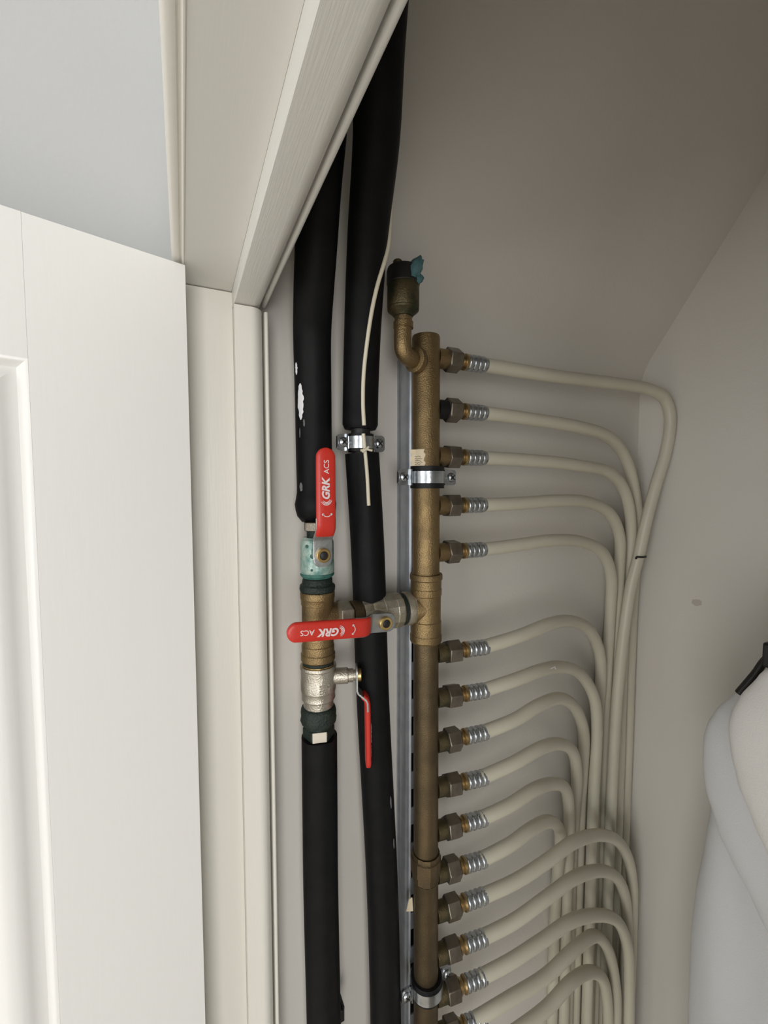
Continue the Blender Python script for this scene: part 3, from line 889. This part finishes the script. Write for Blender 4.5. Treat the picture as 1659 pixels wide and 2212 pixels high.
# torn tape tags stuck to the manifold
tp = MB()
rows = 6
vs = []
for j in range(rows + 1):
    zz = 1.7205 + 0.0165 * j / rows
    for i in range(6):
        a = math.radians(-88 + 52 * i / 5) + (0.08 * math.sin(j * 2.1) if i in (0, 5) else 0)
        r = 0.0145 + (0.004 if i == 0 else 0)
        vs.append((mx(zz) + r * math.sin(a), MY - r * math.cos(a), zz))
tp.add(vs, [(j * 6 + i, j * 6 + i + 1, (j + 1) * 6 + i + 1, (j + 1) * 6 + i) for j in range(rows) for i in range(5)])
to = tag(tp.build('paper_tag', M['tape'], None), 'beige paper tape tag with dark scribble, just above the upper manifold clamp', 'tag', 'beige tags on the manifold')
mk = MB()
for k, zz in enumerate((1.7222, 1.7240, 1.7258, 1.7276, 1.7298)):
    pts = [(mx(zz) + 0.0148 * math.sin(math.radians(a)), MY - 0.0148 * math.cos(math.radians(a)), zz + 0.0006 * math.sin(a * 0.35 + k)) for a in range(-80, -45 + (k % 2) * 5, 7)]
    mk.tube(pts, 0.00022, 5)
mk.build('scribble', M['tape_mark'], to)
o = MB().add([(0.2170, 0.399, 1.2400), (0.2205, 0.398, 1.2415), (0.2210, 0.397, 1.2260), (0.2145, 0.401, 1.2245)], [(0, 1, 2, 3)])
o.add([(0.2170, 0.3996, 1.2400), (0.2205, 0.3986, 1.2415), (0.2210, 0.3976, 1.2260), (0.2145, 0.4016, 1.2245)], [(3, 2, 1, 0)])
tag(o.build('paper_tag', M['tape'], None), 'small yellowish tag poking out left of the lower manifold tube', 'tag', 'beige tags on the manifold')

# ------------------------------------------------------------------ plastic pipes and their compression fittings
PIPES = [
    [(0.301,0.388,1.832),(0.407,0.388,1.831),(0.513,0.388,1.833),(0.578,0.388,1.832),(0.614,0.388,1.823),(0.6255,0.386,1.797),(0.624,0.389,1.750),(0.613,0.395,1.700),(0.603,0.4005,1.647),(0.597,0.4055,1.599),(0.588,0.4105,1.549),(0.574,0.4135,1.416),(0.5665,0.4135,1.233)],
    [(0.302,0.388,1.780),(0.373,0.389,1.778),(0.453,0.392,1.774),(0.514,0.400,1.767),(0.561,0.410,1.747),(0.592,0.416,1.710),(0.611,0.420,1.659),(0.6205,0.426,1.595),(0.6215,0.4295,1.501)],
    [(0.303,0.388,1.731),(0.375,0.389,1.730),(0.456,0.393,1.726),(0.524,0.402,1.718),(0.569,0.412,1.695),(0.592,0.417,1.656),(0.601,0.421,1.597),(0.602,0.4280,1.491)],
    [(0.304,0.388,1.679),(0.362,0.389,1.680),(0.416,0.392,1.682),(0.481,0.400,1.679),(0.539,0.410,1.661),(0.574,0.420,1.626),(0.584,0.426,1.562),(0.585,0.429,1.455)],
    [(0.303,0.388,1.629),(0.356,0.389,1.631),(0.410,0.392,1.633),(0.472,0.400,1.627),(0.527,0.410,1.607),(0.559,0.420,1.569),(0.569,0.427,1.515),(0.569,0.4295,1.416)],
    [(0.296,0.381,1.520),(0.347,0.376,1.527),(0.397,0.380,1.533),(0.446,0.392,1.527),(0.499,0.406,1.504),(0.538,0.419,1.460),(0.553,0.427,1.405),(0.553,0.4295,1.347)],
    [(0.297,0.381,1.470),(0.341,0.376,1.476),(0.388,0.380,1.478),(0.433,0.392,1.469),(0.486,0.406,1.443),(0.520,0.411,1.400),(0.5305,0.4135,1.348),(0.5285,0.4140,1.251)],
    [(0.296,0.381,1.421),(0.342,0.376,1.428),(0.385,0.380,1.435),(0.431,0.392,1.428),(0.476,0.406,1.399),(0.510,0.419,1.350),(0.5215,0.427,1.296),(0.5215,0.4295,1.227)],
    [(0.295,0.381,1.368),(0.343,0.376,1.376),(0.390,0.380,1.380),(0.433,0.392,1.367),(0.475,0.406,1.336),(0.499,0.419,1.284),(0.506,0.427,1.225),(0.506,0.4295,1.152)],
    [(0.295,0.381,1.319),(0.337,0.376,1.326),(0.381,0.380,1.330),(0.424,0.392,1.316),(0.463,0.406,1.287),(0.482,0.416,1.240),(0.4890,0.421,1.195),(0.4890,0.4220,1.122)],
    [(0.297,0.381,1.269),(0.339,0.376,1.277),(0.374,0.380,1.280),(0.415,0.392,1.268),(0.452,0.406,1.235),(0.470,0.419,1.187),(0.4745,0.427,1.139),(0.4745,0.4295,1.074)],
    [(0.298,0.379,1.226),(0.344,0.373,1.231),(0.394,0.372,1.238),(0.443,0.377,1.240),(0.502,0.386,1.223),(0.551,0.392,1.193),(0.584,0.397,1.150),(0.601,0.400,1.099),(0.607,0.402,1.028),(0.609,0.403,0.872)],
    [(0.294,0.379,1.175),(0.345,0.373,1.181),(0.396,0.372,1.190),(0.449,0.377,1.190),(0.510,0.385,1.169),(0.552,0.390,1.137),(0.579,0.395,1.089),(0.591,0.399,1.028),(0.5935,0.402,0.879)],
    [(0.293,0.379,1.126),(0.339,0.373,1.132),(0.390,0.372,1.136),(0.443,0.375,1.135),(0.505,0.380,1.111),(0.547,0.383,1.079),(0.572,0.385,1.030),(0.582,0.387,0.974),(0.586,0.387,0.876)],
    [(0.290,0.379,1.075),(0.333,0.373,1.084),(0.399,0.372,1.085),(0.453,0.377,1.089),(0.502,0.386,1.076),(0.535,0.392,1.041),(0.557,0.396,0.993),(0.570,0.398,0.934),(0.572,0.3985,0.862)],
    [(0.290,0.379,1.025),(0.334,0.373,1.035),(0.400,0.372,1.040),(0.450,0.377,1.045),(0.497,0.386,1.025),(0.531,0.392,0.990),(0.549,0.397,0.940),(0.557,0.400,0.887),(0.557,0.401,0.822)],
]
ORD = ['topmost', 'second', 'third', 'fourth', 'fifth', 'sixth', 'seventh', 'eighth', 'ninth', 'tenth', 'eleventh', 'twelfth', 'thirteenth', 'fourteenth', 'fifteenth', 'sixteenth']
HOW = ['looping farthest out along the end wall before dropping', 'dropping against the corner', 'bending down beside the corner', 'bending down in the corner bundle', 'just above the tee, with a flat arch',
       'just below the tee, with a raised arch', 'with a raised arch and a pale scratch', 'with a raised narrow arch', 'with a low narrow arch', 'with a narrow arch', 'with the shortest arch, left edge of the bundle',
       'first to arch out before the bundle', 'arching out below another in front of the bundle', 'arching out widely, third of the front arches', 'arching tightly, fourth of the front arches',
       'lowest front arch at the bottom edge']
RPX = 0.0077
for i, pts in enumerate(PIPES):
    zp = PORTS[i]
    base = Vector((mx(zp), MY, zp))
    a = (Vector(pts[0]) - base).normalized()
    zend = 0.0
    last = Vector(pts[-1])
    full = [base + a * 0.060] + [Vector(p) for p in pts] + [Vector((last.x, last.y, last.z - 0.25)), Vector((last.x, last.y, zend))]
    path = smooth_path(full, 8)
    o = MB().tube(path, RPX, 16).build('plastic_pipe', M['pex'], None, angle=60)
    tag(o, '%s cream plastic pipe from the top, %s' % (ORD[i], HOW[i]), 'pipe', 'cream plastic pipes')
    if i == 6:
        pp = min(path, key=lambda p: abs(p.x - 0.400))
        MB().tube([pp + Vector((-0.010, -RPX - 0.0001, 0.002)), pp + Vector((0.004, -RPX - 0.0001, 0.0045)), pp + Vector((0.006, -RPX + 0.0005, 0.001))], 0.0006, 6).build('scratch', M['paint_smear'], o)
    # compression fitting
    roll = random.Random(i * 13 + 1).uniform(0, PI / 3)
    m = frame(base, a, (0, 0, 1))
    ft = thing('compression_fitting', tuple(base + a * 0.03), '%s hex compression fitting from the top of the manifold, with a ribbed metal sleeve' % ORD[i], 'fitting', 'compression fittings')
    boss = M['brass'] if i < 5 else M['brass_old']
    MB().lathe([(0.0100, 0.0120), (0.0100, 0.0245)], m, 20).build('outlet', M['rubber'] if i in (1,) else boss, ft)
    MB().lathe([(0.0105, 0.0236), (hexm(0.0113), 0.0246), (hexm(0.0113), 0.0388), (0.0106, 0.0400)], m, 6, phase=roll).build('nut', M['nut'], ft, bevel=0.0007)
    MB().lathe([(0.0105, 0.0398), (0.0088, 0.0412), (0.0072, 0.0440), (0.0070, 0.0452), (0.0086, 0.0462), (0.0090, 0.0480), (0.0086, 0.0492)], m, 24).build('olive_ring', M['brass_ring'], ft, angle=30)
    pr = [(0.0080, 0.0492)]
    for k in range(4):
        z0 = 0.0500 + k * 0.0062
        pr += [(0.0080, z0), (0.0087, z0 + 0.0008), (0.0088, z0 + 0.0024), (0.0086, z0 + 0.0036), (0.0080, z0 + 0.0042), (0.0080, z0 + 0.0060)]
    MB().lathe(pr, m, 28).build('ribbed_sleeve', M['zinc'], ft, angle=40)

# small nail holding the bundle
nl = MB().tube([(0.597 + 0.0089 * math.sin(a), 0.4055 - 0.0089 * math.cos(a), 1.5985) for a in [-1.3 + 0.25 * k for k in range(13)]], 0.0013, 8)
nl.tube([(0.5880, 0.4020, 1.5985), (0.5840, 0.4005, 1.5970)], 0.0016, 8)
tag(nl.build('nail', M['hanger'], None), 'small black nail clip hooking the topmost cream pipe to the end wall', 'nail')
# offcut of dark pipe clip poking out beside the lower left pipe
cl = thing('pipe_clip', (0.140, 0.41, 1.128), 'dark clip at the bottom edge between the two lower black pipes', 'clip')
MB().box((0.1365, 0.405, 1.128), (0.1425, WY, 1.1415)).build('clip_body', M['hanger'], cl, bevel=0.001)
MB().box((0.1365, 0.405, 1.1415), (0.1385, 0.43, 1.1440)).box((0.1405, 0.405, 1.1415), (0.1425, 0.43, 1.1452)).build('clip_prong', M['hanger'], cl, bevel=0.0006)


# ------------------------------------------------------------------ clothes on the right
def drape(name, label, cx, sil, z_low, hx, mat, yin, seed, wob=0.006, parent=None, group='white clothes on hangers'):
    """hanging cloth body: sil = [(z, y of the outer edge)], top to bottom; inner end at yin"""
    sil = sorted(sil, key=lambda p: -p[0])
    zs = [p[0] for p in sil]
    def edge(z):
        if z >= zs[0]:
            return sil[0][1]
        for (za, ya), (zb, yb) in zip(sil, sil[1:]):
            if zb <= z <= za:
                f = (za - z) / (za - zb)
                f2 = f * f * (3 - 2 * f) * 0.35 + f * 0.65
                return ya + (yb - ya) * f2
        return sil[-1][1]
    top = zs[0]
    NZ, NA = 60, 56
    vs, fs = [], []
    for j in range(NZ + 1):
        z = top - (top - z_low) * (j / NZ) ** 1.5
        y1 = edge(z)
        thick = hx * min(1.0, 0.22 + ((top - z) / 0.09) ** 0.6)
        cy = (y1 + yin) / 2
        ry = (y1 - yin) / 2
        for k in range(NA):
            a = 2 * PI * k / NA
            ca, sa = math.cos(a), math.sin(a)
            ex = 0.62
            x = math.copysign(abs(sa) ** 0.8, sa) * thick
            y = cy + math.copysign(abs(ca) ** ex, ca) * ry
            w = noise.noise(Vector((y * 22 + seed, x * 6, z * 5 + seed))) * wob * min(1, (top - z) / 0.05)
            x += w * (1 if sa > 0 else -1) * abs(sa) + 0.5 * w
            vs.append((cx + x, y, z))
    for j in range(NZ):
        for k in range(NA):
            k2 = (k + 1) % NA
            fs.append((j * NA + k, j * NA + k2, (j + 1) * NA + k2, (j + 1) * NA + k))
    fs.append(tuple(range(NA)))
    fs.append(tuple(NZ * NA + k for k in range(NA))[::-1])
    o = MB().add(vs, fs).build(name, mat, parent, angle=70)
    if parent is None:
        tag(o, label, 'clothing', group)
    return o


shirt = drape('white_shirt', 'white shirt at the right edge, nearest, under the black hanger', 0.40,
              [(1.590, 0.140), (1.568, 0.1600), (1.5569, 0.1705), (1.5319, 0.1829), (1.5191, 0.1871), (1.5066, 0.1889), (1.4894, 0.1868), (1.464, 0.1806), (1.441, 0.1703), (1.4223, 0.1603), (1.38, 0.135), (1.30, 0.09)],
              1.25, 0.022, M['cloth_warm'], -0.16, 3.1)
jacket = drape('grey_white_jacket', 'greyish white garment behind the white shirt, its sleeve hanging by the end wall', 0.468,
               [(1.545, 0.180), (1.5201, 0.2101), (1.5115, 0.2145), (1.484, 0.2318), (1.468, 0.2385), (1.45, 0.242), (1.4255, 0.2418), (1.4052, 0.2393), (1.3676, 0.227), (1.3452, 0.2125), (1.325, 0.196), (1.27, 0.16), (1.2, 0.12)],
               1.15, 0.026, M['cloth'], -0.16, 8.4)
slv = MB()
sleeve = drape('sleeve', '', 0.545, [(1.440, 0.205), (1.425, 0.235), (1.40, 0.252), (1.359, 0.2660), (1.2927, 0.2730), (1.2338, 0.2800), (1.1807, 0.2830), (1.1068, 0.2820), (1.0543, 0.281), (0.75, 0.275)],
               0.72, 0.042, M['cloth'], 0.02, 5.5, wob=0.022, parent=jacket)
rod = thing('clothes_rail', (0.35, -0.02, 1.74), 'steel clothes rail carrying the hangers, out of view', 'rail')
MB().tube([(0.068, -0.02, 1.74), (WX, -0.02, 1.74)], 0.0125, 20).build('rod', M['zinc'], rod)
def hanger(x, pts, label):
    h = thing('clothes_hanger', (x, -0.02, 1.60), label, 'hanger', 'black hangers')
    MB().tube(smooth_path(pts, 6), 0.0032, 12).build('arm', M['hanger'], h, angle=60)
    hook = [(x, -0.02, 1.63), (x, -0.02, 1.69), (x, -0.030, 1.715), (x, -0.037, 1.735)]
    for k in range(0, 9):
        a = PI - k / 8 * PI * 1.1
        hook.append((x, -0.02 + 0.0165 * math.cos(a), 1.7395 + 0.0165 * math.sin(a)))
    MB().tube(hook, 0.0020, 10).build('hook', M['zinc'], h, angle=60)
    return h
h1 = hanger(0.44, [(0.44, -0.20, 1.555), (0.44, -0.10, 1.605), (0.44, -0.02, 1.632), (0.44, 0.08, 1.612), (0.44, 0.140, 1.588), (0.44, 0.1815, 1.5590), (0.44, 0.1920, 1.5385), (0.44, 0.2025, 1.5180)],
            'black plastic hanger end showing above the white shirt at the right edge')
MB().box((0.435, 0.176, 1.549), (0.445, 0.186, 1.570)).build('shoulder_notch', M['hanger'], h1, bevel=0.002)

bpy.context.view_layer.update()
